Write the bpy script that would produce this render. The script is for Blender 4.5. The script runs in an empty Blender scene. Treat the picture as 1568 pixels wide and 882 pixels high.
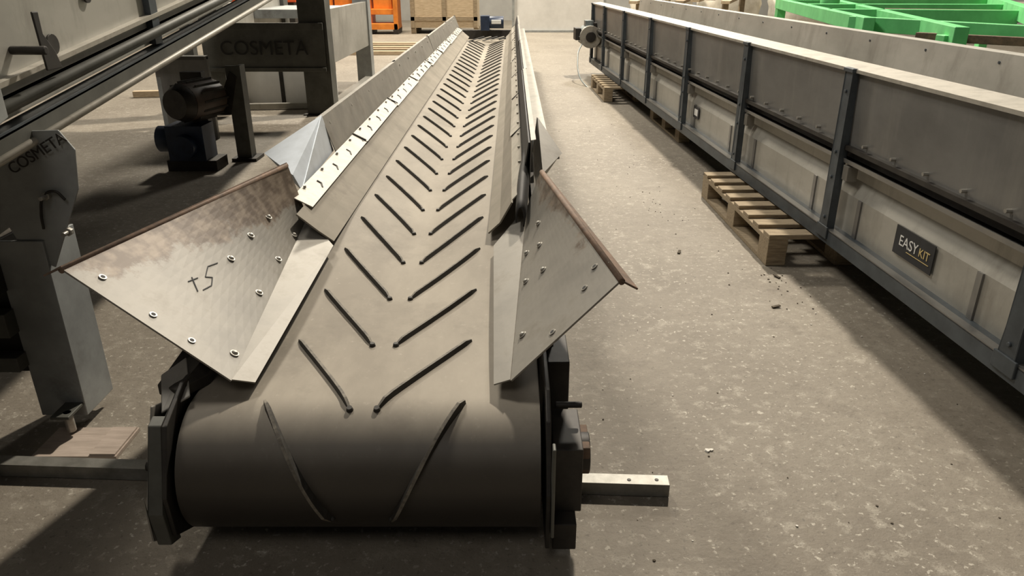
import bpy, bmesh, math, random
from mathutils import Vector, Matrix
random.seed(4)
sc=bpy.context.scene
sc.view_settings.view_transform='Standard'
sc.view_settings.look='None'
sc.view_settings.exposure=0
# ---------------- materials ----------------
def mat(name,c1,c2=None,scale=6,rough=0.7,metal=0.0,bump=0.0,detail=6,contrast=(0.35,0.65),speck=None,stretch=(1,1,1),dirt=None):
    m=bpy.data.materials.new(name); m.use_nodes=True
    nt=m.node_tree; b=nt.nodes['Principled BSDF']
    b.inputs['Roughness'].default_value=rough; b.inputs['Metallic'].default_value=metal
    if c2 is None: c2=tuple(x*0.8 for x in c1)
    tc=nt.nodes.new('ShaderNodeTexCoord'); mp=nt.nodes.new('ShaderNodeMapping'); mp.inputs['Scale'].default_value=stretch
    nt.links.new(tc.outputs['Object'],mp.inputs['Vector'])
    n=nt.nodes.new('ShaderNodeTexNoise'); n.inputs['Scale'].default_value=scale; n.inputs['Detail'].default_value=detail; n.inputs['Roughness'].default_value=0.65
    nt.links.new(mp.outputs[0],n.inputs['Vector'])
    r=nt.nodes.new('ShaderNodeValToRGB'); r.color_ramp.elements[0].position=contrast[0]; r.color_ramp.elements[1].position=contrast[1]
    r.color_ramp.elements[0].color=(*c2,1); r.color_ramp.elements[1].color=(*c1,1)
    nt.links.new(n.outputs['Fac'],r.inputs['Fac'])
    out=r.outputs['Color']
    for sp in (speck,dirt):
        if not sp: continue
        sc_,lo,hi,col=sp[:4]
        n2=nt.nodes.new('ShaderNodeTexNoise'); n2.inputs['Scale'].default_value=sc_; n2.inputs['Detail'].default_value=6; n2.inputs['Roughness'].default_value=0.7
        if len(sp)>4:
            mp2=nt.nodes.new('ShaderNodeMapping'); mp2.inputs['Scale'].default_value=sp[4]; nt.links.new(tc.outputs['Object'],mp2.inputs['Vector']); nt.links.new(mp2.outputs[0],n2.inputs['Vector'])
        else: nt.links.new(tc.outputs['Object'],n2.inputs['Vector'])
        r2=nt.nodes.new('ShaderNodeValToRGB'); r2.color_ramp.elements[0].position=lo; r2.color_ramp.elements[1].position=hi
        r2.color_ramp.elements[0].color=(0,0,0,1); r2.color_ramp.elements[1].color=(.8,.8,.8,1)
        nt.links.new(n2.outputs['Fac'],r2.inputs['Fac'])
        mx=nt.nodes.new('ShaderNodeMixRGB'); mx.inputs['Color2'].default_value=(*col,1)
        nt.links.new(r2.outputs['Color'],mx.inputs['Fac']); nt.links.new(out,mx.inputs['Color1']); out=mx.outputs['Color']
    nt.links.new(out,b.inputs['Base Color'])
    if bump>0:
        bp=nt.nodes.new('ShaderNodeBump'); bp.inputs['Strength'].default_value=bump; bp.inputs['Distance'].default_value=0.01
        nt.links.new(n.outputs['Fac'],bp.inputs['Height']); nt.links.new(bp.outputs[0],b.inputs['Normal'])
    return m
M={}
# belt: dark rubber with dust settled on upward-facing surfaces
m=mat('dusty_rubber',(0.275,0.243,0.193),(0.20,0.174,0.136),4,0.72,0,0.05,speck=(40,0.60,0.75,(0.33,0.295,0.24)),stretch=(1,.4,1),dirt=(3,0.54,0.74,(0.14,0.12,0.092)))
nt=m.node_tree; b=nt.nodes['Principled BSDF']; src=b.inputs['Base Color'].links[0].from_socket
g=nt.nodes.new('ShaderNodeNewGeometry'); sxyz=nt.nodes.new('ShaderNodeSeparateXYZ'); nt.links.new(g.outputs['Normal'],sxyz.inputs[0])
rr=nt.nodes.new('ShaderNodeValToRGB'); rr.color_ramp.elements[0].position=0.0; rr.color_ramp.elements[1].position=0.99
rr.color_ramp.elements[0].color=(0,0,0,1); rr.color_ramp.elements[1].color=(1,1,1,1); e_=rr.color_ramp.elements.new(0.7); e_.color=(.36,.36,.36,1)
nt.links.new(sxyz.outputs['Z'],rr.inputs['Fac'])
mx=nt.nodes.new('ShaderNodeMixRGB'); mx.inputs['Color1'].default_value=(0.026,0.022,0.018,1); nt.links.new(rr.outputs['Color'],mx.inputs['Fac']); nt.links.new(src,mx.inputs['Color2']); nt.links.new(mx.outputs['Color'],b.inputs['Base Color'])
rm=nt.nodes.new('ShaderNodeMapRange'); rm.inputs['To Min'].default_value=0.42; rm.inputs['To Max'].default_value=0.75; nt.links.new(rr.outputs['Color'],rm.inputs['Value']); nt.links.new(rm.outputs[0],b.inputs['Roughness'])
M['belt']=m
M['skirt']=mat('skirt_rubber',(0.235,0.208,0.165),(0.175,0.155,0.12),4,0.8,0,0.05,dirt=(6,0.56,0.75,(0.13,0.11,0.088)))
M['rib']=mat('rib_shade_and_seams',(0.030,0.026,0.020),(0.018,0.016,0.013),30,0.7)  # shade on the cleat sides put into the colour; also dark liner seams
M['ribtop']=mat('rib_dust_top',(0.18,0.16,0.125),(0.06,0.052,0.042),30,0.75)
M['black']=mat('black_rubber',(0.02,0.019,0.018),(0.012,0.011,0.01),20,0.7)
M['galv']=mat('galvanised_steel',(0.27,0.252,0.22),(0.20,0.188,0.165),7,0.5,0.25,0.02,dirt=(4,0.54,0.72,(0.14,0.12,0.098)))
M['galvl']=mat('bright_galvanised',(0.46,0.43,0.37),(0.32,0.30,0.255),9,0.5,0.2,0.02,dirt=(9,0.55,0.72,(0.18,0.16,0.13)))
M['blueg']=mat('bluish_zinc',(0.58,0.63,0.69),(0.46,0.50,0.54),6,0.4,0.2)
M['panel']=mat('panel_grey',(0.25,0.246,0.236),(0.17,0.167,0.16),2.5,0.38,0.45,0.02,stretch=(1,.5,1),dirt=(5,0.50,0.75,(0.30,0.29,0.265),(1,1,.15)))
M['panell']=mat('panel_light_grey',(0.47,0.455,0.41),(0.33,0.32,0.285),2.5,0.45,0.3,0.02,stretch=(1,.5,1),dirt=(5,0.52,0.75,(0.23,0.215,0.185),(1,1,.3)))
M['post']=mat('slate_steel',(0.085,0.10,0.112),(0.055,0.064,0.072),9,0.5,0.3)
M['dkst']=mat('dark_steel',(0.05,0.045,0.038),(0.025,0.022,0.02),8,0.55,0.4,0.1)
M['frame']=mat('grey_green_frame',(0.12,0.12,0.105),(0.075,0.075,0.064),6,0.55,0.2)
M['framel']=mat('light_frame',(0.36,0.375,0.37),(0.26,0.27,0.265),6,0.5,0.2,dirt=(5,0.56,0.75,(0.15,0.14,0.125)))
M['rust']=mat('rusty_steel',(0.19,0.12,0.08),(0.10,0.07,0.05),25,0.8,0.1,0.2)
M['zinc']=mat('zinc_bolt',(0.40,0.38,0.34),(0.25,0.24,0.21),30,0.4,0.4)
M['wood']=mat('pallet_wood',(0.36,0.29,0.19),(0.20,0.15,0.095),12,0.85,0,0.2,stretch=(1,8,8))
M['woodl']=mat('pale_wood',(0.55,0.44,0.30),(0.40,0.31,0.20),8,0.85,0,0.1,stretch=(1,6,6))
M['plank']=mat('grubby_plank',(0.46,0.38,0.32),(0.34,0.28,0.23),8,0.85,0,0.1,stretch=(1,6,6))
M['bar']=mat('worn_flat_bar',(0.27,0.262,0.235),(0.17,0.165,0.145),14,0.5,0.5,0.1)
M['green']=mat('green_paint',(0.16,0.62,0.22),(0.11,0.48,0.16),5,0.5)
M['orange']=mat('orange_paint',(0.80,0.26,0.03),(0.6,0.18,0.02),4,0.5)
M['red']=mat('red_orange_paint',(0.85,0.13,0.03),(0.7,0.10,0.02),4,0.5)
M['blue']=mat('blue_motor_paint',(0.022,0.038,0.08),(0.013,0.024,0.05),8,0.4,0.1)
M['white']=mat('white_sheet',(0.74,0.73,0.70),(0.62,0.61,0.58),2,0.7)
M['wall']=mat('wall_paint',(0.40,0.39,0.36),(0.32,0.31,0.285),1,0.8)
M['sack']=mat('white_sack',(0.80,0.76,0.66),(0.60,0.55,0.45),5,0.9,0,0.3)
M['motor']=mat('motor_grey',(0.26,0.29,0.29),(0.18,0.2,0.2),10,0.4,0.3)
M['brown']=mat('brown_fan_cover',(0.085,0.06,0.045),(0.05,0.038,0.03),10,0.5,0.2)
M['yellow']=mat('label_yellow',(0.75,0.58,0.25),(0.6,0.46,0.2),10,0.5)
M['ink']=mat('marker_ink',(0.03,0.03,0.032),(0.02,0.02,0.02),10,0.8)
M['lwhite']=mat('label_white',(0.8,0.8,0.78),(0.7,0.7,0.68),10,0.5)
M['stone']=mat('chips',(0.75,0.72,0.66),(0.5,0.47,0.42),40,0.9)
M['dirt']=mat('dirt_crumbs',(0.10,0.08,0.055),(0.05,0.04,0.03),40,0.95)
m=mat('hopper_sheet',(0.265,0.248,0.215),(0.195,0.183,0.16),5,0.55,0.15,0.02,dirt=(5,0.52,0.70,(0.14,0.125,0.10)))
nt=m.node_tree; b=nt.nodes['Principled BSDF']; src=b.inputs['Base Color'].links[0].from_socket
at=nt.nodes.new('ShaderNodeAttribute'); at.attribute_name='rust'
nz=nt.nodes.new('ShaderNodeTexNoise'); nz.inputs['Scale'].default_value=9; nz.inputs['Detail'].default_value=9; nz.inputs['Roughness'].default_value=0.75
tc=nt.nodes.new('ShaderNodeTexCoord'); nt.links.new(tc.outputs['Object'],nz.inputs['Vector'])
ad=nt.nodes.new('ShaderNodeMath'); ad.operation='ADD'; nt.links.new(at.outputs['Fac'],ad.inputs[0]); nt.links.new(nz.outputs['Fac'],ad.inputs[1])
rr=nt.nodes.new('ShaderNodeValToRGB'); rr.color_ramp.elements[0].position=0.86; rr.color_ramp.elements[1].position=0.97
nt.links.new(ad.outputs[0],rr.inputs['Fac'])
nz2=nt.nodes.new('ShaderNodeTexNoise'); nz2.inputs['Scale'].default_value=24; nz2.inputs['Detail'].default_value=6; nt.links.new(tc.outputs['Object'],nz2.inputs['Vector'])
rc=nt.nodes.new('ShaderNodeValToRGB'); rc.color_ramp.elements[0].position=0.42; rc.color_ramp.elements[1].position=0.62; rc.color_ramp.elements[0].color=(0.10,0.073,0.052,1); rc.color_ramp.elements[1].color=(0.20,0.16,0.12,1)
nt.links.new(nz2.outputs['Fac'],rc.inputs['Fac'])
mx=nt.nodes.new('ShaderNodeMixRGB'); nt.links.new(rc.outputs['Color'],mx.inputs['Color2'])
nt.links.new(rr.outputs['Color'],mx.inputs['Fac']); nt.links.new(src,mx.inputs['Color1']); nt.links.new(mx.outputs['Color'],b.inputs['Base Color'])
M['hopper']=m
# floor
m=bpy.data.materials.new('worn_concrete'); m.use_nodes=True; nt=m.node_tree; b=nt.nodes['Principled BSDF']; b.inputs['Roughness'].default_value=0.7
tc=nt.nodes.new('ShaderNodeTexCoord')
def N(s,d,r=0.6):
    n=nt.nodes.new('ShaderNodeTexNoise'); n.inputs['Scale'].default_value=s; n.inputs['Detail'].default_value=d; n.inputs['Roughness'].default_value=r
    nt.links.new(tc.outputs['Object'],n.inputs['Vector']); return n
def R(src,p0,p1,c0,c1):
    r=nt.nodes.new('ShaderNodeValToRGB'); r.color_ramp.elements[0].position=p0; r.color_ramp.elements[1].position=p1
    r.color_ramp.elements[0].color=(*c0,1); r.color_ramp.elements[1].color=(*c1,1); nt.links.new(src,r.inputs['Fac']); return r
def MX(f,a,bb,bt='MIX'):
    x=nt.nodes.new('ShaderNodeMixRGB'); x.blend_type=bt
    if isinstance(f,float): x.inputs['Fac'].default_value=f
    else: nt.links.new(f,x.inputs['Fac'])
    for i,v in (('Color1',a),('Color2',bb)):
        if isinstance(v,tuple): x.inputs[i].default_value=(*v,1)
        else: nt.links.new(v,x.inputs[i])
    return x
base=R(N(1.1,10,0.7).outputs['Fac'],0.35,0.68,(0.155,0.132,0.102),(0.265,0.235,0.187))
k=(0,0,0);w=(1,1,1)
zone=R(N(1.5,6,0.65).outputs['Fac'],0.36,0.54,(.25,.25,.25),w)
f1=R(N(15,7,0.8).outputs['Fac'],0.53,0.60,k,(0.6,0.6,0.6)); f1m=MX(1.0,f1.outputs['Color'],zone.outputs['Color'],'MULTIPLY')
c1=MX(f1m.outputs['Color'],base.outputs['Color'],(0.37,0.34,0.28))
f2=R(N(46,3).outputs['Fac'],0.61,0.66,k,(0.7,0.7,0.7)); f2m=MX(1.0,f2.outputs['Color'],zone.outputs['Color'],'MULTIPLY')
c2=MX(f2m.outputs['Color'],c1.outputs['Color'],(0.52,0.485,0.41))
f3=R(N(2.2,12,0.82).outputs['Fac'],0.49,0.64,k,(0.75,0.75,0.75))
c3=MX(f3.outputs['Color'],c2.outputs['Color'],(0.115,0.094,0.07))
f4=R(N(60,4,.7).outputs['Fac'],0.57,0.67,k,(0.7,0.7,0.7))
c4=MX(f4.outputs['Color'],c3.outputs['Color'],(0.09,0.075,0.057))
nt.links.new(c4.outputs['Color'],b.inputs['Base Color'])
bp=nt.nodes.new('ShaderNodeBump'); bp.inputs['Strength'].default_value=0.6; bp.inputs['Distance'].default_value=0.008
nt.links.new(N(22,8,.7).outputs['Fac'],bp.inputs['Height']); nt.links.new(bp.outputs[0],b.inputs['Normal'])
M['floor']=m

# ---------------- builders ----------------
def empty(name,loc=(0,0,0),rz=0):
    e=bpy.data.objects.new(name,None); e.empty_display_size=0.2; e.location=loc; e.rotation_euler=(0,0,rz); sc.collection.objects.link(e); return e
class B:
    def __init__(s,name,mats,parent=None,bevel=0.0):
        s.n=name; s.bm=bmesh.new(); s.mats=mats; s.p=parent; s.bev=bevel
    def _f(s,vs,m,smooth=False):
        try: f=s.bm.faces.new(vs)
        except ValueError: return None
        f.material_index=m; f.smooth=smooth; return f
    def box(s,x0,x1,y0,y1,z0,z1,m=0,T=None):
        c=[Vector((x,y,z)) for z in (z0,z1) for y in (y0,y1) for x in (x0,x1)]
        if T is not None: c=[T@v for v in c]
        v=[s.bm.verts.new(p) for p in c]
        for q in ((0,2,3,1),(4,5,7,6),(0,1,5,4),(2,6,7,3),(0,4,6,2),(1,3,7,5)): s._f([v[i] for i in q],m)
    def beam(s,p0,p1,w,h,m=0,up=(0,0,1)):
        p0=Vector(p0);p1=Vector(p1);d=(p1-p0);L=d.length;d.normalize();u=Vector(up);r=d.cross(u).normalized();u=r.cross(d)
        T=Matrix(((r.x,d.x,u.x,p0.x),(r.y,d.y,u.y,p0.y),(r.z,d.z,u.z,p0.z),(0,0,0,1)))
        s.box(-w/2,w/2,0,L,-h/2,h/2,m,T)
    def prism(s,pts,vec,m=0):
        vec=Vector(vec); a=[s.bm.verts.new(Vector(p)) for p in pts]; b=[s.bm.verts.new(Vector(p)+vec) for p in pts]
        s._f(a[::-1],m); s._f(b,m); n=len(a)
        for i in range(n): s._f([a[i],a[(i+1)%n],b[(i+1)%n],b[i]],m)
    def plate(s,pts,th,m=0):
        P=[Vector(p) for p in pts]; nn=(P[1]-P[0]).cross(P[2]-P[0]).normalized()*th; s.prism(pts,nn,m)
    def cyl(s,p0,p1,r,m=0,n=20,r2=None,caps=True):
        p0=Vector(p0);p1=Vector(p1);d=(p1-p0).normalized(); r2=r if r2 is None else r2
        a=Vector((1,0,0)) if abs(d.x)<0.9 else Vector((0,1,0)); u=d.cross(a).normalized(); w=d.cross(u)
        A=[];C=[]
        for i in range(n):
            t=2*math.pi*i/n; o=u*math.cos(t)+w*math.sin(t); A.append(s.bm.verts.new(p0+o*r)); C.append(s.bm.verts.new(p1+o*r2))
        for i in range(n): s._f([A[i],A[(i+1)%n],C[(i+1)%n],C[i]],m,n>8)
        if caps: s._f(A[::-1],m); s._f(C,m)
    def sweep(s,prof,path,m=0,smooth=False,close=False,mm=None):
        rows=[[s.bm.verts.new(Vector(p)) for p in row] for row in path]
        for i in range(len(rows)-1):
            n=len(rows[i])
            for j in range(n if close else n-1):
                s._f([rows[i][j],rows[i][(j+1)%n],rows[i+1][(j+1)%n],rows[i+1][j]],mm[j] if mm else m,smooth)
        if close:
            s._f(rows[0][::-1],m); s._f(rows[-1],m)
    def strip(s,prof,y0,y1,th,m=0):
        n=len(prof); off=[]
        for i in range(n):
            a=Vector(prof[max(i-1,0)]); c=Vector(prof[min(i+1,n-1)]); d=(c-a).normalized(); off.append(Vector(prof[i])+Vector((-d.y,d.x))*th)
        ring=[Vector(p) for p in prof]+off[::-1]
        s.sweep(None,[[ (p.x,y,p.y) for p in ring] for y in (y0,y1)],m,False,False)
        bm=s.bm
        A=[bm.verts.new((p.x,y0,p.y)) for p in ring]; C=[bm.verts.new((p.x,y1,p.y)) for p in ring]
        for i in range(n-1):
            s._f([A[i],A[i+1],A[2*n-2-i],A[2*n-1-i]],m); s._f([C[i],C[i+1],C[2*n-2-i],C[2*n-1-i]],m)
        s._f([A[0],A[-1],C[-1],C[0]],m)
    def done(s):
        bmesh.ops.remove_doubles(s.bm,verts=s.bm.verts,dist=1e-5)
        bmesh.ops.recalc_face_normals(s.bm,faces=s.bm.faces)
        me=bpy.data.meshes.new(s.n); s.bm.to_mesh(me); s.bm.free()
        for x in s.mats: me.materials.append(M[x])
        o=bpy.data.objects.new(s.n,me); sc.collection.objects.link(o)
        if s.p: o.parent=s.p
        if s.bev>0:
            bv=o.modifiers.new('bevel','BEVEL'); bv.width=s.bev; bv.segments=2; bv.limit_method='ANGLE'
        return o
def text(body,name,parent,loc,rot,size,matn,ext=0.001):
    c=bpy.data.curves.new(name,'FONT'); c.body=body; c.size=size; c.extrude=ext; c.align_x='CENTER'; c.align_y='CENTER'
    o=bpy.data.objects.new(name,c); o.location=loc; o.rotation_euler=rot; c.materials.append(M[matn]); sc.collection.objects.link(o)
    if parent: o.parent=parent
    return o
def tube(name,parent,pts,r,matn):
    c=bpy.data.curves.new(name,'CURVE'); c.dimensions='3D'; c.bevel_depth=r; sp=c.splines.new('BEZIER'); sp.bezier_points.add(len(pts)-1)
    for i,p in enumerate(pts):
        q=sp.bezier_points[i]; q.co=p; q.handle_left_type=q.handle_right_type='AUTO'
    c.materials.append(M[matn]); o=bpy.data.objects.new(name,c); sc.collection.objects.link(o)
    if parent:o.parent=parent
    return o

# ---------------- room ----------------
f=B('floor',['floor']); f.box(-14,14,-4,26,-0.1,0); f.done()
f=B('wall_back',['wall']); f.box(-14,14,25,25.2,0,7); f.done()
f=B('wall_right',['wall']); f.box(13.8,14,-4,25,0,7); f.done()
f=B('wall_left',['wall']); f.box(-14,-13.8,-4,25,0,7); f.done()

# ---------------- central chevron conveyor ----------------
CV=empty('chevron_belt_conveyor')
cx=-0.372; Yc=1.632; Zc=0.22; Rr=0.18; YE=12.3; HW=0.442
def tr(y): 
    t=min(1,max(0,(y-1.75)/1.3)); t=t*t*(3-2*t)
    e=min(1,max(0,(YE-y)/0.8)); return t*e
def surf(x,s):
    if s<0:
        a=-s/Rr; return Vector((cx+x,Yc-Rr*math.sin(a),Zc+Rr*math.cos(a))),Vector((0,-math.sin(a),math.cos(a)))
    y=Yc+s; k=0.325*tr(y); ax=abs(x)
    z=Zc+Rr+k*max(0,ax-0.045); n=Vector((0,0,1)) if ax<0.045 else Vector((-math.copysign(k,x),0,1)).normalized()
    return Vector((cx+x,y,z)),n
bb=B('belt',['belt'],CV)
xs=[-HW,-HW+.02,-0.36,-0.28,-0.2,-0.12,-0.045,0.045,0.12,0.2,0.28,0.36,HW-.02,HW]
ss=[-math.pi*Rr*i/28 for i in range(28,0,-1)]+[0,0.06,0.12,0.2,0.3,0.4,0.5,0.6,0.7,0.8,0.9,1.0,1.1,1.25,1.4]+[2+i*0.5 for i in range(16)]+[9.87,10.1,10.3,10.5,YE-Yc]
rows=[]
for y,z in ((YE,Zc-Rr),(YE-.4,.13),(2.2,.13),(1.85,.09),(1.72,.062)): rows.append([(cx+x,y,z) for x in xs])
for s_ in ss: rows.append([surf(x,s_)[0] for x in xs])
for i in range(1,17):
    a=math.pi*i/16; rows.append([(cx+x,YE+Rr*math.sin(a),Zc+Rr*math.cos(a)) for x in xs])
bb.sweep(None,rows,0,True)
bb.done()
d=B('drums',['dkst'],CV); 
for y in (Yc,YE): d.cyl((cx-HW+.005,y,Zc),(cx+HW-.005,y,Zc),Rr-0.012,0,40); d.cyl((cx-0.54,y,Zc),(cx+0.54,y,Zc),0.025)
d.done()
rb=B('chevron_cleats',['rib','ribtop'],CV)
s0=-0.05-0.332; first=True
while s0<YE-Yc-0.5:
    for sg in (-1,1):
        rws=[]; K=14; xi=0.075 if first else 0.034; si=-0.35 if first else s0
        for i in range(K+1):
            t=i/K; x=sg*(xi+(0.252-xi)*t); s_=si+(0.325 if first else 0.355)*(t**0.93)
            p,nn=surf(x,s_); p2,_=surf(x+sg*0.002,s_+0.004)
            dr=(p2-p).normalized(); sd=dr.cross(nn).normalized()
            wd=0.0062*(1 if 0<i<K else 0.6); hh=(0.015 if 0<i<K else 0.007)
            if first: hh*=1.5; wd*=1.1
            rws.append([p-sd*wd*1.2-nn*0.003,p-sd*wd*.6+nn*hh,p+sd*wd*.6+nn*hh,p+sd*wd*1.2-nn*0.003])
        rb.sweep(None,rws,0,False,True,mm=[0,1,0,0])
        p,nn=surf(sg*xi,si); rb.cyl(p-nn*0.003,p+nn*0.010,0.010,0,10,0.007)
    s0+=0.332; first=False
rb.done()
def sx(sg,x): return cx+sg*x
for sg,nm in ((-1,'left'),(1,'right')):
    L=sg<0
    w=B('skirt_rubber_'+nm,['skirt','black'],CV)
    if L: w.strip([(sx(sg,0.285),0.488),(sx(sg,0.34),0.53),(sx(sg,0.412),0.592)],2.58,YE-0.3,0.006,0)
    else: w.strip([(sx(sg,0.285),0.488),(sx(sg,0.33),0.53),(sx(sg,0.375),0.61)],2.66,YE-0.3,0.006,0)
    w.done()
    w=B('liner_strip_'+nm,['galvl','zinc','rib'],CV)
    y=2.70; i=0
    a0,z0,a1,z1=(0.390,0.583,0.458,0.622) if L else (0.370,0.605,0.415,0.652)
    while y<YE-0.4:
        y1=min(y+1.17,YE-0.3); dz=0.005*(i%2); j=random.uniform(-.006,.006); j2=random.uniform(-.008,.004)
        w.plate([(sx(sg,a0+j2),y,z0+dz),(sx(sg,a1),y,z1+dz),(sx(sg,a1),y1,z1+dz+.003),(sx(sg,a0+j),y1,z0+dz+.003)],0.004,0)
        for t in (0.12,0.37,0.62,0.88):
            yy=y+(y1-y)*t; c=Vector((sx(sg,a1-.012),yy,z1-.004+dz))
            w.cyl(c,c+Vector((0,0,0.010)),0.006,1,8)
            c2=Vector((sx(sg,a0+.012),yy+0.1,z0+.010+dz)); w.beam(c2,c2+Vector((sg*0.012,0.035,0.008)),0.006,0.006,2)
            c2=Vector((sx(sg,a0+.024),yy+0.135,z0+.018+dz)); w.beam(c2,c2+Vector((sg*0.018,0.004,0.010)),0.006,0.006,2)
        w.beam((sx(sg,a0),y1-0.01,z0+.012+dz),(sx(sg,a1),y1-0.01,z1+.008+dz),0.012,0.005,2)
        y+=1.16; i+=1
    w.done()
    w=B('trough_wall_'+nm,['galv','zinc','dkst','black'],CV)
    y=3.48 if L else 2.95; i=0
    while y<YE-0.3:
        y1=min(y+2.4,YE); e=0.006*(i%2)
        if L:
            w.strip([(sx(sg,0.46),0.612),(sx(sg,0.515+e),0.78),(sx(sg,0.55+e),0.772),(sx(sg,0.55+e),0.75)],y,y1-0.01,0.004,0)
            for q in range(5):
                yy=y+0.1+q*0.52
                if yy<y1: w.cyl((sx(sg,0.50),yy,0.74),(sx(sg,0.512),yy,0.736),0.008,1,8)
            w.beam((sx(sg,0.475),y1-0.02,0.61),(sx(sg,0.53),y1-0.02,0.785),0.02,0.012,2,(0,1,0))
        else:
            w.strip([(sx(sg,0.418),0.645),(sx(sg,0.438+e),0.775)],y,y1-0.01,-0.006,3)
            w.strip([(sx(sg,0.446+e),0.60),(sx(sg,0.452+e),0.783),(sx(sg,0.468+e),0.783)],y,y1-0.01,0.004,0)
        y=y1; i+=1
    w.done()
    w=B('side_channel_'+nm,['dkst','frame'],CV)
    a,bx=sorted((sx(sg,0.465),sx(sg,0.49)))
    w.box(a,bx,1.87,YE,0.08,0.42,0)
    a,bx=sorted((sx(sg,0.49),sx(sg,0.525))); w.box(a,bx,1.87,YE,0.39,0.41,1); w.box(a,bx,1.87,YE,0.08,0.10,1)
    y=2.6
    while y<YE-0.2:
        w.beam((sx(sg,0.49),y,0.10),(sx(sg,0.51),y,0.60),0.05,0.03,1,(1,0,0)); w.box(*sorted((sx(sg,0.46),sx(sg,0.54))),y-0.06,y+0.06,0,0.08,0); y+=1.2
    w.box(*sorted((sx(sg,0.465),sx(sg,0.49))),1.9,2.75,0.40,0.46,0)
    w.done()
    w=B('wall_flange_'+nm,['galvl'],CV)
    w.strip([(sx(sg,0.47),0.60),(sx(sg,0.56),0.60),(sx(sg,0.56),0.56)],4.0,YE-0.2,0.004,0); w.done()
w=B('hopper_end_plates',['blueg','galv'],CV)
w.plate([(-1.08,3.2,0.675),(-0.885,3.48,0.79),(-0.85,3.5,0.62),(-0.835,2.86,0.60),(-0.87,2.88,0.66)],0.004,0)
w.plate([(0.215,3.2,0.675),(0.115,3.46,0.785),(0.095,3.46,0.62),(0.09,2.86,0.60),(0.12,2.9,0.66)],-0.004,1)
w.beam((0.13,3.42,0.60),(0.20,3.3,0.64),0.03,0.03,1)
w.done()
def flare(nm,A,Bp,C,D,S0,S1,bolts,holes,sg):
    A,Bp,C,D,S0,S1=[Vector(v) for v in (A,Bp,C,D,S0,S1)]
    o=B('hopper_flare_'+nm,['hopper','zinc','rust','galv','ink'],CV)
    bm=o.bm; lay=bm.verts.layers.float.new('rust')
    def bl(u,v): return (A*(1-u)+Bp*u)*(1-v)+(D*(1-u)+C*u)*v
    nrm=(Bp-A).cross(D-A).normalized(); 
    if nrm.z<0: nrm=-nrm
    G=16; g=[[None]*(G+1) for _ in range(G+1)]; h=[[None]*(G+1) for _ in range(G+1)]
    for i in range(G+1):
        for j in range(G+1):
            u=i/G;v=j/G;p=bl(u,v); g[i][j]=bm.verts.new(p); h[i][j]=bm.verts.new(p-nrm*0.005)
            rv=max(0,min(.62,(v*1.0+u*0.62-0.62)*1.4)) if sg<0 else max(0,min(.5,(v*1.0+u*0.5-0.62)*.8))
            g[i][j][lay]=rv; h[i][j][lay]=0.5
    for i in range(G):
        for j in range(G):
            o._f([g[i][j],g[i+1][j],g[i+1][j+1],g[i][j+1]],0,False); o._f([h[i][j],h[i+1][j],h[i+1][j+1],h[i][j+1]],0,False)
    for i in range(G):
        for a,c in (((i,0),(i+1,0)),((i,G),(i+1,G)),((0,i),(0,i+1)),((G,i),(G,i+1))):
            o._f([g[a[0]][a[1]],g[c[0]][c[1]],h[c[0]][c[1]],h[a[0]][a[1]]],0)
    o.plate([A,S0,S1,Bp],0.004*(-sg),0)
    # rolled outer lip
    o.cyl(D+Vector((sg*.004,0,-.004)),C+Vector((sg*.004,0,-.004)),0.009,2,12)
    out=Vector((sg*0.034,-0.006,-0.014)); lip=[D+Vector((0,0,0.003)),C+Vector((0,0,0.003)),C+out*.6,D+out*1.3]
    o.plate(lip,0.005,2)
    for u,v in bolts:
        p=bl(u,v); o.cyl(p,p+nrm*0.004,0.012,1,16); o.cyl(p+nrm*0.004,p+nrm*0.010,0.009,1,16,0.004)
    for u,v in holes:
        p=bl(u,v); o.cyl(p,p+nrm*0.003,0.010,1,14); o.cyl(p+nrm*0.003,p+nrm*0.0035,0.006,4,10)
    ob=o.done(); return bl,nrm
blL,nL=flare('left',(-0.71,1.63,0.45),(-0.80,2.77,0.52),(-0.841,2.728,0.74),(-1.123,1.716,0.72),(-0.66,1.65,0.43),(-0.65,2.53,0.485),
  [(.8,.08),(.6,.1),(.38,.1),(.09,.05),(.73,.5),(.58,.48),(.42,.45)],[(.04,.28),(.04,.52),(.05,.85)],-1)
blR,nR=flare('right',(-0.003,1.63,0.45),(0.058,2.77,0.56),(0.104,2.627,0.74),(0.268,1.689,0.70),(-0.045,1.64,0.43),(-0.065,2.53,0.485),
  [(.6,.12),(.42,.12),(.15,.1),(.7,.45),(.55,.4),(.38,.4)],[(.1,.75),(.15,.9),(.04,.4)],1)
w=B('marker_digits',['ink'],CV)
def q_(x,y): return (.27+.0019*x-.0027*y, .48-.0025*x-.0028*y)
def st(p,q):
    a=blL(*q_(*p))+nL*0.0015; c=blL(*q_(*q))+nL*0.0015; w.beam(a,c,0.003,0.001,0,nL)
for a_,b_ in (((-20,-4),(-6,18)),((18,-22),(2,-18)),((2,-18),(2,-2)),((2,-2),(14,0)),((14,0),(15,12)),((15,12),(2,17)),((-24,2),(-10,-2))): st(a_,b_)
w.done()
w=B('curled_rubber',['black','skirt'],CV)
rw=[]
for i in range(14):
    t=i/13; y=2.55+0.9*t; c=Vector((0.03+0.04*t,y,0.58+0.1*t)); ring=[]
    for j in range(12):
        a=-0.6+j/11*4.0; r=0.03+0.02*math.sin(t*5)*0.5; ring.append(c+Vector((math.cos(a)*r*0.6,0,math.sin(a)*r*1.6)))
    rw.append(ring)
w.sweep(None,rw,0,True); o=w.done(); so=o.modifiers.new('s','SOLIDIFY'); so.thickness=0.006
w=B('end_brackets',['dkst','frame','rust','zinc','galv'],CV,0.003)
xl=cx-0.455
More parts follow.
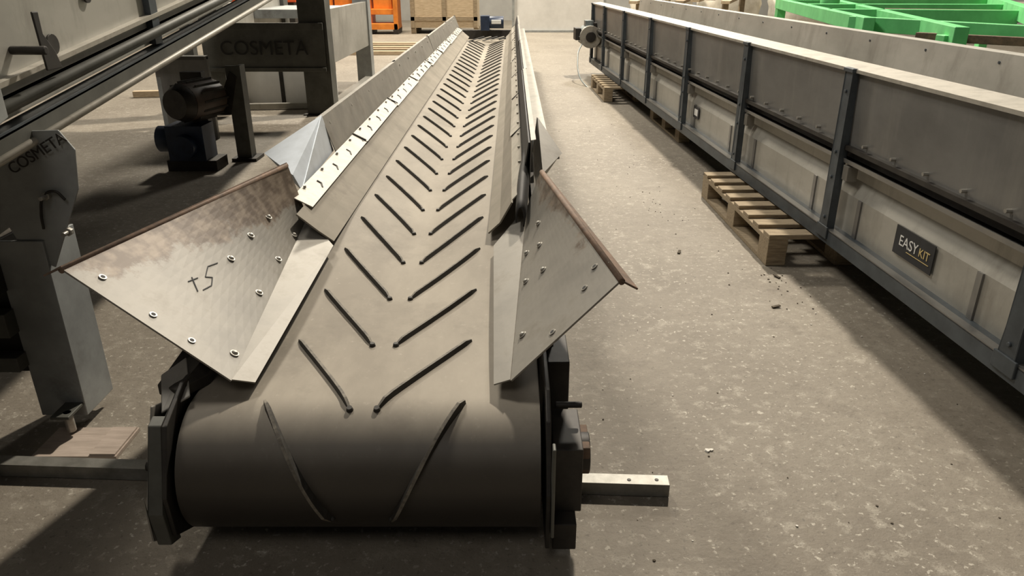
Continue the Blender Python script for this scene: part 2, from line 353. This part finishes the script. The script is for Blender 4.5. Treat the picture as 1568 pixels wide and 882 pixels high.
w.prism([(xl,1.44,0.12),(xl,1.43,0.24),(xl,1.50,0.40),(xl,1.62,0.45),(xl,1.95,0.44),(xl,1.95,0.07),(xl,1.55,0.06)],(-0.012,0,0),0)
w.prism([(xl-.012,1.43,0.10),(xl-.012,1.42,0.20),(xl-.012,1.50,0.40),(xl-.012,1.53,0.41),(xl-.012,1.46,0.22),(xl-.012,1.48,0.08)],(-0.035,0,0),1)
w.prism([(xl-.047,1.42,0.12),(xl-.047,1.42,0.20),(xl-.047,1.54,0.43),(xl-.047,1.62,0.40),(xl-.047,1.60,0.08),(xl-.047,1.50,0.06)],(-0.006,0,0),4)
w.box(xl-0.07,xl-0.02,1.54,1.72,0.13,0.31,0)
w.cyl((xl-0.02,1.632,0.22),(xl-0.09,1.632,0.22),0.045,0,20)
w.cyl((xl-0.03,1.60,0.21),(xl-0.13,1.60,0.21),0.014,0,8)
w.prism([(xl-.01,1.6,0.44),(xl-.09,1.66,0.42),(xl-.05,2.0,0.50),(xl+.05,2.0,0.50),(xl+.03,1.7,0.43)],(0,0,-0.03),0)
w.prism([(xl+.02,1.60,0.425),(xl-.04,1.56,0.40),(xl-.075,1.66,0.45),(xl-.03,1.72,0.47)],(0,0,-0.006),4)
xr=cx+0.455
w.prism([(xr,1.45,0.07),(xr,1.44,0.24),(xr,1.52,0.40),(xr,1.6,0.44),(xr,1.95,0.44),(xr,1.95,0.07),(xr,1.55,0.06)],(0.012,0,0),0)
w.box(xr+0.012,xr+0.020,1.43,1.46,0.12,0.38,1)
w.box(xr+0.02,xr+0.095,1.53,1.72,0.12,0.31,0)
w.cyl((xr+0.02,1.632,0.23),(xr+0.12,1.632,0.23),0.055,0,24)
w.box(xr+0.09,xr+0.118,1.58,1.69,0.20,0.28,2)
w.box(xr+0.02,xr+0.08,1.48,1.60,0.04,0.12,0)
w.box(xr+0.015,xr+0.075,1.78,1.95,0.12,0.42,0)
w.cyl((xr+0.03,1.66,0.36),(xr+0.10,1.66,0.36),0.009,0,8)
w.done()
w=B('return_idlers',['dkst'],CV)
y=3
while y<12: w.cyl((cx-0.46,y,0.185),(cx+0.46,y,0.185),0.05,0,16); y+=1.5
w.done()
w=B('head_drive',['blue','lwhite','dkst'],CV,0.006)
w.cyl((cx-0.02,12.35,0.68),(cx+0.24,12.35,0.68),0.09,0,20); w.box(cx-0.12,cx+0.02,12.25,12.5,0.56,0.78,0); w.box(cx+0.05,cx+0.2,12.24,12.28,0.66,0.72,1)
w.box(cx-0.5,cx+0.5,12.42,12.5,0.42,0.56,2); w.done()
w=B('cable_and_scraper',['black','zinc'],CV)
for i in range(5): w.beam((cx-0.3+0.12*i,11.3+0.1*i,0.47),(cx-0.05+0.1*i,11.9,0.50),0.02,0.01,i%2)
w.done()

w=B('steel_flat_bar',['bar','dkst'],None,0.003)
w.beam((0.455,1.755,0.024),(-1.95,1.872,0.024),0.046,0.042,0)
for px in (0.34,0.42): w.cyl((px,1.757,0.0445),(px,1.757,0.0465),0.006,1,10)
w.done()
w=B('wood_plank',['plank']); w.box(-1.50,-1.235,1.915,2.075,0.001,0.012); w.box(-1.32,-1.24,1.92,2.07,0.012,0.018); w.done()

# ---------------- right trough conveyor ----------------
RC=empty('trough_belt_conveyor',(1.745,0,0),0.05)
Y0,Y1=0.3,11.4
posts=[0.76,2.12,3.48,4.85,6.21,7.57,8.93,10.29,11.3]
w=B('bottom_rail',['panel','post','dkst'],RC)
w.strip([(0.05,0.178),(-0.035,0.178),(-0.035,0.245),(0.03,0.25)],Y0,Y1,-0.006,1)
w.box(-0.035,0.0,Y0,Y1,0.24,0.250,0)
w.box(0.02,0.70,Y0,Y1,0.19,0.20,2)
w.done()
w=B('lower_panels',['panell','panel','dkst'],RC)
w.strip([(0.03,0.25),(0.03,0.43),(0.062,0.50),(0.062,0.585)],Y0,Y1,-0.006,0)
for y in posts:
    w.box(0.022,0.03,y-0.20,y-0.17,0.25,0.43,1); w.box(0.022,0.03,y+0.28,y+0.31,0.25,0.43,1)
w.done()
w=B('mid_flange',['panel','dkst','zinc'],RC)
w.strip([(0.06,0.585),(-0.012,0.585),(-0.012,0.60)],Y0,Y1,0.005,0)
w.box(0.02,0.06,Y0,Y1,0.60,0.66,1)
w.strip([(0.06,0.665),(-0.02,0.66),(-0.02,0.64)],Y0,Y1,0.005,1)
y=Y0+0.1
while y<Y1: w.cyl((-0.022,y,0.685),(0.0,y,0.685),0.008,2,8); w.cyl((0.045,y+.05,0.56),(0.07,y+.05,0.56),0.008,2,8); y+=0.24
w.done()
w=B('upper_panels',['panel','galvl','post'],RC)
w.strip([(0.0,0.66),(-0.012,0.995)],Y0,Y1,-0.006,0)
w.strip([(-0.03,0.985),(-0.03,1.0),(0.10,1.012),(0.10,0.9)],Y0,Y1,-0.005,1)
w.strip([(0.10,0.97),(0.13,0.60)],Y0,Y1,-0.005,0)
for y in posts: w.box(-0.008,-0.003,y+0.07,y+0.078,0.67,0.98,2)
w.done()
w=B('posts',['post','zinc','dkst','galv'],RC,0.003)
for y in posts:
    w.box(-0.040,-0.033,y-0.04,y+0.04,0.20,0.99,0); w.box(-0.040,0.0,y-0.040,y-0.033,0.20,0.99,0); w.box(-0.040,0.0,y+0.033,y+0.040,0.20,0.99,0)
    w.box(-0.047,-0.02,y-0.045,y+0.045,0.985,1.003,0)
    for z in (0.3,0.5,0.62,0.9): w.cyl((-0.046,y,z),(-0.038,y,z),0.009,0,8)
    w.box(-0.045,-0.035,y-0.055,y+0.055,0.2,0.26,0)
    w.box(-0.015,0.035,y-0.10,y-0.05,0.50,0.57,3)
    w.box(0.0,0.70,y-0.03,y+0.03,0.172,0.20,2)
w.done()
w=B('far_side_wall',['panell','post','panell'],RC)
w.strip([(0.62,0.60),(0.68,1.06),(0.73,1.06),(0.73,1.03)],Y0,Y1,0.006,0)
w.box(0.70,0.76,Y0,Y1,0.178,0.25,1); w.box(0.70,0.705,Y0,Y1,0.25,0.62,2)
for y in posts: w.box(0.72,0.78,y-0.045,y+0.045,0.178,1.04,1)
y=Y0+.2
while y<Y1: w.cyl((0.665,y,1.02),(0.68,y,1.02),0.007,1,8); y+=0.6
w.done()
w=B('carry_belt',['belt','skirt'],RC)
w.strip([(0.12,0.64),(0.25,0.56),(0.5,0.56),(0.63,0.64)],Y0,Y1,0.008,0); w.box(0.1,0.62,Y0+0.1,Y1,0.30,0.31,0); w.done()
w=B('end_drum',['dkst','motor'],RC); w.cyl((0.08,Y1,0.44),(0.66,Y1,0.44),0.14,0,28); w.done()
w=B('name_plate',['ink','yellow','lwhite'],RC)
w.box(0.020,0.0235,2.68,2.96,0.31,0.43,0); w.box(0.018,0.020,2.70,2.86,0.340,0.342,1); 
w.box(0.020,0.0235,5.9,6.05,0.33,0.42,0); w.box(0.0185,0.020,5.93,6.02,0.35,0.40,2); w.done()
text('EASY','plate_lettering',RC,(0.019,2.855,0.373),(math.pi/2,0,-math.pi/2),0.062,'lwhite',0.0006)
text('KIT','plate_lettering',RC,(0.019,2.740,0.371),(math.pi/2,0,-math.pi/2),0.050,'yellow',0.0006)
w=B('end_motor',['motor','galvl','dkst'],RC,0.004)
w.cyl((-0.10,10.95,0.57),(-0.10,11.3,0.57),0.145,0,28); w.cyl((-0.10,10.90,0.57),(-0.10,10.95,0.57),0.15,1,28); w.cyl((-0.10,10.88,0.57),(-0.10,10.90,0.57),0.07,2,18)
w.box(-0.30,-0.22,11.0,11.25,0.52,0.68,2); w.box(-0.05,0.06,11.0,11.3,0.45,0.75,2); w.box(-0.16,-0.04,11.05,11.2,0.70,0.78,0)
for i in range(10):
    a=2*math.pi*i/10; w.beam((-0.10+0.147*math.cos(a),10.97,0.57+0.147*math.sin(a)),(-0.10+0.147*math.cos(a),11.28,0.57+0.147*math.sin(a)),0.012,0.012,0)
w.done()
tube('motor_cable',RC,[(-0.2,10.95,0.5),(-0.30,10.7,0.35),(-0.26,10.2,0.02),(-0.05,9.9,0.012),(0.0,10.2,0.15)],0.009,'motor')

def pallet(x0,x1,y0,y1,h,nb,rz=0):
    e=empty('wooden_pallet',((x0+x1)/2,(y0+y1)/2,0),rz); a=(x1-x0)/2; c=(y1-y0)/2
    w=B('boards',['wood'],e,0.003)
    bw=0.095; 
    for i in range(nb):
        y=-c+(2*c-bw)*i/(nb-1); w.box(-a,a,y,y+bw,h-0.022,h-0.001)
    for x in (-a,-0.05,a-0.1):
        w.box(x,x+0.1,-c,c,h-0.044,h-0.022); w.box(x,x+0.1,-c,c,0.001,0.022)
        for y in (-c,-0.07,c-0.14): w.box(x,x+0.1,y,y+0.14,0.022,h-0.044)
    w.done(); return e
pallet(1.30,2.12,3.58,4.88,0.170,8,0.02)
pallet(1.06,1.88,8.85,10.05,0.170,7,0.03)
pallet(1.46,2.26,6.6,7.8,0.170,7,0.04)

GF=empty('green_steel_frame')
w=B('members',['green','rust','dkst','skirt'],GF,0.004)
z=1.05
def gb(x0,y0,x1,y1,wd=.08,h=.11,m=0,dz=0): w.beam((x0,y0,z+dz),(x1,y1,z+dz),wd,h,m)
gb(3.30,9.8,2.55,5.6); gb(3.95,9.8,2.65,4.6); gb(2.55,5.9,3.35,4.55,.07,.10); gb(2.62,5.05,3.2,4.5,.05,.05,1,-.03)
gb(5.9,9.8,2.95,3.9,.09,.12,0,.03); gb(6.6,9.8,3.55,3.9,.09,.12,0,.03)
w.beam((6.25,9.8,z+.0),(3.25,3.9,z+.0),0.50,0.04,3)
gb(3.2,9.3,5.9,9.6); gb(3.0,8.0,4.9,7.9,.1,.12); gb(3.4,7.2,4.5,6.8,.07,.1,1)
gb(2.8,7.0,4.3,6.7)
w.cyl((3.45,8.6,z-0.05),(3.45,8.6,z+0.10),0.10,0,20); w.cyl((3.45,8.6,z+0.10),(3.45,8.6,z+0.11),0.04,2,14)
for x,y in ((3.30,9.7),(2.66,4.75),(3.0,4.05),(5.8,9.6),(3.6,4.05),(6.5,9.6)): w.box(x-0.05,x+0.05,y-0.05,y+0.05,0,z,0)
w.done()

# ---------------- left inclined conveyor ----------------
LC=empty('inclined_conveyor')
def zb(y): return 0.966+0.129*(y-2)
XF=-3.05; YF=7.7  # body widened and lengthened out of view to shade the left floor
w=B('side_plates',['panell','galvl','dkst','post','frame'],LC)
for x,t in ((-1.40,0.006),(XF,0.006)):
    w.prism([(x,0.4,zb(.4)+0.05),(x,YF,zb(YF)+0.05),(x,YF,zb(YF)+0.55),(x,0.4,zb(.4)+0.55)],(-t,0,0),0)
w.beam((-1.385,0.4,zb(.4)+0.035),(-1.385,YF,zb(YF)+0.035),0.05,0.012,3)
w.beam((-1.385,0.4,zb(.4)+0.15),(-1.385,YF,zb(YF)+0.15),0.03,0.014,1)
w.prism([(-1.36,0.4,zb(.4)-0.03),(-1.36,YF,zb(YF)-0.03),(-1.36,YF,zb(YF)+0.035),(-1.36,0.4,zb(.4)+0.035)],(-0.006,0,0),4)
w.cyl((-1.36,0.4,zb(.4)-0.02),(-1.36,YF,zb(YF)-0.02),0.012,1,12)
w.cyl((-1.355,0.4,zb(.4)+0.10),(-1.355,YF,zb(YF)+0.10),0.018,4,14)
for y in (3,4.3,5.6,7): w.box(-1.40,-1.375,y,y+0.06,zb(y)+0.05,zb(y)+0.5,3)
w.prism([(XF,0.4,zb(.4)+0.1),(XF,YF,zb(YF)+0.1),(-1.4,YF,zb(YF)+0.1),(-1.4,0.4,zb(.4)+0.1)],(0,0,0.01),2)
w.cyl((-1.395,2.35,1.20),(-1.388,2.35,1.20),0.03,2,16)
w.cyl((-1.395,2.6,1.33),(-1.388,2.6,1.33),0.022,2,16)
w.done()
w=B('guide_bracket',['framel','dkst','zinc'],LC,0.003)
w.prism([(-1.37,1.86,1.02),(-1.37,1.96,1.05),(-1.37,1.96,1.42),(-1.37,1.86,1.42)],(0.05,0,0),0)
w.box(-1.70,-1.33,1.84,1.86,1.22,1.25,0); w.box(-1.70,-1.33,1.84,1.86,1.12,1.15,0); w.box(-1.70,-1.32,1.84,1.86,1.03,1.06,0)
w.box(-1.70,-1.66,1.82,1.86,0.98,1.42,0)
w.prism([(-1.34,2.20,1.14),(-1.34,2.28,1.14),(-1.34,2.26,1.19),(-1.34,2.22,1.24),(-1.34,2.22,1.30),(-1.34,2.19,1.30)],(0.006,0,0),1)
w.cyl((-1.40,2.16,1.2),(-1.30,2.16,1.2),0.012,1,12)
w.done()
w=B('leg_frame',['framel','frame','dkst','zinc','framel','panel'],LC,0.002)
w.plate([(-1.66,2.1,0.98),(-1.66,2.1,0.60),(-1.50,2.1,0.70),(-1.472,2.1,0.615),(-1.393,2.1,0.572),(-1.267,2.1,0.818),(-1.25,2.1,0.934),(-1.285,2.1,0.99)],-0.006,0)
w.box(-1.557,-1.406,2.09,2.10,0.05,0.66,4); w.box(-1.416,-1.406,2.10,2.26,0.05,0.66,4); w.box(-1.557,-1.547,2.10,2.26,0.05,0.66,2)
w.box(-1.55,-1.41,2.095,2.24,0.05,0.058,1); w.cyl((-1.43,2.03,0.03),(-1.43,2.03,0.10),0.014,3,12); w.box(-1.47,-1.41,2.0,2.10,0.09,0.10,1)
w.box(-2.45,-1.55,2.04,2.09,0.50,0.60,2); w.box(-2.45,-1.55,2.04,2.09,0.36,0.44,1); w.box(-2.45,-1.55,2.04,2.09,0.24,0.29,1)
w.box(-2.45,-1.56,2.12,2.13,0.20,0.95,2)
w.box(-2.45,-2.30,2.06,2.2,0.0,1.0,1)
w.box(-3.05,-2.95,2.1,2.2,0,1.05,1); w.box(-3.05,-2.4,2.1,2.2,0.9,1.0,1)
w.box(-3.15,-3.05,7.4,7.5,0.0,zb(7.4)+.3,1)
w.box(-3.15,-2.68,6.75,6.79,0.0,0.72,5); w.box(-3.15,-2.68,6.70,6.80,0.70,0.73,1); w.box(-3.15,-3.11,6.75,7.45,0.0,0.55,0)
for x,z_ in ((-1.36,0.80),(-1.32,0.69)):
    w.cyl((x,2.085,z_),(x,2.10,z_),0.013,3,6); w.cyl((x,2.06,z_),(x,2.09,z_),0.007,3,10)
w.done()
tube('slot_arc',LC,[(-1.305,2.088,0.79),(-1.33,2.088,0.815),(-1.365,2.088,0.80),(-1.385,2.088,0.75),(-1.39,2.088,0.70)],0.004,'dkst')
text('COSMETA','cut_lettering',LC,(-1.355,2.09,0.925),(math.pi/2,-0.5,0),0.045,'dkst',0.001)

# ---------------- machine behind left ----------------
MA=empty('hopper_machine')
w=B('front_frame',['frame','framel','dkst','panell','white'],MA,0.004)
w.box(-3.15,-1.93,7.98,8.02,0.47,0.92,0)
w.box(-3.15,-1.93,7.96,8.0,0.86,0.93,0); w.box(-3.15,-1.93,7.96,8.0,0.45,0.49,0)
w.box(-2.18,-1.90,8.0,8.03,0,1.9,0); w.box(-1.93,-1.90,8.0,8.25,0,1.9,0); w.box(-2.22,-1.86,7.96,8.3,0,0.012,2)
w.box(-3.20,-3.0,8.0,8.2,0,1.9,0)
w.box(-2.1,-1.9,10.4,10.6,0,1.9,1); w.box(-3.2,-3.0,10.4,10.6,0,1.9,0)
w.box(-1.98,-1.92,8.1,10.5,0.5,1.05,3); w.box(-3.1,-3.05,8.1,10.5,0.5,1.1,3)
w.box(-2.0,-1.9,8.1,10.5,0.03,0.10,3); w.box(-3.1,-3.0,8.1,10.5,0.03,0.10,3)
w.box(-3.1,-2.62,8.6,8.62,0.03,0.55,4); w.box(-2.58,-1.98,8.6,8.62,0.03,0.55,4); w.box(-2.62,-2.58,8.58,8.62,0,0.6,2); w.box(-3.1,-1.95,9.3,10.5,0.9,1.0,1)
w.beam((-2.95,8.3,0.04),(-2.1,8.4,0.04),0.06,0.06,3)
w.done()
text('COSMETA','cut_lettering',MA,(-2.55,7.955,0.68),(math.pi/2,0,0),0.20,'black',0.002)
GM=empty('geared_motor',(-0.30,0.87,0)); GM.scale=(.82,.82,.82)
w=B('body',['dkst','blue','motor','brown','frame'],GM,0.004)
w.cyl((-2.62,5.75,0.62),(-2.50,6.15,0.62),0.17,3,28); w.cyl((-2.65,5.66,0.62),(-2.62,5.75,0.62),0.13,0,24,0.17)
for i in range(14):
    a=2*math.pi*i/14; o=Vector((math.cos(a)*0.18,0,math.sin(a)*0.18)); w.beam(Vector((-2.61,5.80,0.62))+o,Vector((-2.51,6.12,0.62))+o,0.012,0.02,0)
w.box(-2.80,-2.46,5.70,5.98,0.10,0.42,1); w.cyl((-2.80,5.84,0.28),(-2.92,5.84,0.28),0.12,1,20); w.cyl((-2.63,5.70,0.24),(-2.63,5.60,0.24),0.11,1,20)
w.box(-2.84,-2.38,5.72,6.0,0.0,0.10,0)
w.box(-2.75,-2.55,6.1,6.2,0.36,0.85,0)
w.box(-2.34,-2.20,6.16,6.20,0.03,0.90,4); w.box(-2.24,-2.20,6.16,6.30,0.03,0.90,4); w.prism([(-2.50,6.15,0.45),(-2.30,6.15,0.85),(-2.24,6.15,0.80),(-2.34,6.15,0.45)],(0,0.04,0),0)
w.box(-2.38,-2.14,6.10,6.35,0,0.03,0)
w.done()

e=empty('orange_stacker')
w=B('body',['orange','dkst'],e,0.01)
for x in (-4.5,-3.55):
    w.box(x,x+0.75,19.2,19.9,0.12,0.25,0); w.box(x+0.05,x+0.7,19.3,19.9,0.45,0.58,0); w.box(x,x+0.1,19.2,19.9,0.1,1.8,0); w.box(x+0.65,x+0.75,19.2,19.9,0.1,1.8,0)
    w.box(x+0.15,x+0.6,19.4,19.8,0.58,1.7,0)
    w.box(x,x+0.12,19.2,19.9,0,0.12,1); w.box(x+0.63,x+0.75,19.2,19.9,0,0.12,1)
w.done()
e=empty('orange_bin'); w=B('tub',['red','dkst'],e,0.01)
w.prism([(-4.6,13,0.95),(-3.55,13,0.95),(-3.4,13,1.7),(-4.75,13,1.7)],(0,1,0),0)
for x in (-4.5,-3.7): w.box(x,x+0.1,13.05,13.9,0,0.95,1)
w.done()
e=empty('wooden_crate'); w=B('panels',['woodl','wood'],e,0.005)
w.box(-2.5,-0.85,19.4,20.6,0.14,1.5,0)
for x in (-2.5,-1.72,-0.95): w.box(x,x+0.1,19.37,19.4,0.14,1.5,1); w.box(x,x+0.12,19.4,20.6,0,0.14,1)
w.box(-2.5,-0.85,19.37,19.4,0.3,0.4,1); w.done()
e=empty('white_partition_panel'); w=B('sheet',['white','framel'],e)
w.box(0.05,2.3,19.9,19.96,0.03,3.0,0); w.box(0.0,0.06,19.85,20.0,0,3.0,1); w.box(2.3,2.36,19.85,20.0,0,3.0,1); w.box(0.0,2.36,19.85,19.9,0,0.05,1); w.done()
w=B('timber_beam_stack',['woodl','wood'])
for i in range(5): w.box(-3.3,-1.6,14.2+0.45*i,14.35+0.45*i,0.001,0.07,i%2)
w.done()
w=B('timber_beam_stack',['woodl','wood'])
for i in range(5):
    w.beam((-4.6+0.15*i,9.2+0.5*i,0.04),(-3.5+0.03*i,9.4+0.6*i,0.04),0.09,0.07,0)
w.done()
def sack(name,x,y,rx,ry,h):
    w=B(name,['sack'])
    rws=[]
    for i in range(13):
        t=i/12; z=h*t; k=(0.85+0.25*math.sin(math.pi*min(1,t*1.05)))*(1 if t<0.85 else 1-(t-0.85)*3)
        rws.append([(x+rx*k*math.copysign(abs(math.cos(a))**0.6,math.cos(a))+random.uniform(-.03,.03),y+ry*k*math.copysign(abs(math.sin(a))**0.6,math.sin(a)),z+0.001) for a in [2*math.pi*j/24 for j in range(24)]])
    w.sweep(None,rws,0,True,True); w.done()
sack('bulk_bag',3.6,19.2,0.65,0.6,1.45); sack('bulk_bag',5.3,19.4,0.65,0.6,1.4); sack('bulk_bag',7.0,19.2,0.65,0.6,1.5)
e=empty('timber_rack'); w=B('boards',['woodl','wood'],e)
for i in range(7): w.beam((2.2+0.28*i,14.4,0.9+0.03*(i%3)),(3.6+0.3*i,18,1.02+0.03*(i%2)),0.16,0.05,i%2)
for x in (2.3,3.9): w.box(x,x+0.1,14.6,14.7,0,0.87,1); w.box(x+1.0,x+1.1,17,17.1,0,0.95,1)
w.done()

w=B('floor_debris',['dirt','stone','wood'])
def chip(x,y,r,m,h=None):
    n=random.randint(4,6); a0=random.random()*6; h=h or r*random.uniform(0.25,0.7)
    pts=[(x+r*random.uniform(.6,1.1)*math.cos(a0+2*math.pi*i/n),y+r*random.uniform(.5,1.0)*math.sin(a0+2*math.pi*i/n),0.0005) for i in range(n)]
    w.prism(pts,(random.uniform(-.2,.2)*r,random.uniform(-.2,.2)*r,h),m)
for i in range(130):
    x=random.uniform(0.25,1.6); y=random.uniform(1.2,8); chip(x,y,random.uniform(.002,.005),random.choice((0,0,1)))
for i in range(22): chip(random.gauss(1.28,.10),random.gauss(3.30,.12),random.uniform(.002,.006),0,0.003)
for i in range(18): chip(random.gauss(0.95,.05),random.gauss(4.6,.2),random.uniform(.002,.005),0,0.003)
chip(0.62,1.96,.012,1); chip(0.635,1.965,.008,1)
for x,y,a in ((1.18,3.05,.3),(1.33,3.40,2),(0.9,3.75,1.2)):
    w.beam((x,y,0.005),(x+0.04*math.cos(a),y+0.04*math.sin(a),0.008),0.014,0.005,0)
w.done()

def area(name,loc,tgt,size,pw,col):
    l=bpy.data.lights.new(name,'AREA'); l.shape='DISK'; l.size=size; l.energy=pw; l.color=col
    o=bpy.data.objects.new(name,l); o.location=loc; o.rotation_euler=(Vector(tgt)-Vector(loc)).to_track_quat('-Z','Y').to_euler(); sc.collection.objects.link(o)
area('left_fill',(2.6,10.5,10),(0.2,5,0),0.5,1950,(1.0,0.905,0.765))
area('left_fill',(-3,18,9),(-1,14,0),1.5,1900,(1.0,0.90,0.74))
area('left_fill',(3,20,8),(2,18,0),1.5,1000,(1.0,0.95,0.85))
area('left_fill',(-3.4,4.5,7.2),(1.5,4,0.5),1.5,270,(1.0,0.94,0.84))  # unseen fill, added to brighten the left-facing side of the right conveyor
area('left_fill',(-1.0,-2.5,6),(0.0,3,0.3),2.5,60,(1.0,0.94,0.87))  # weak unseen fill added behind the camera
wd=bpy.data.worlds.new('hall'); sc.world=wd; wd.use_nodes=True; bg=wd.node_tree.nodes['Background']; bg.inputs[0].default_value=(1.0,0.96,0.92,1); bg.inputs[1].default_value=0.045

c=bpy.data.cameras.new('camera'); c.sensor_width=36; c.lens=26.0; c.clip_end=100
co=bpy.data.objects.new('camera',c); co.location=(0,0,1.4); co.rotation_euler=(math.radians(90-23.1),0,0); sc.collection.objects.link(co); sc.camera=co
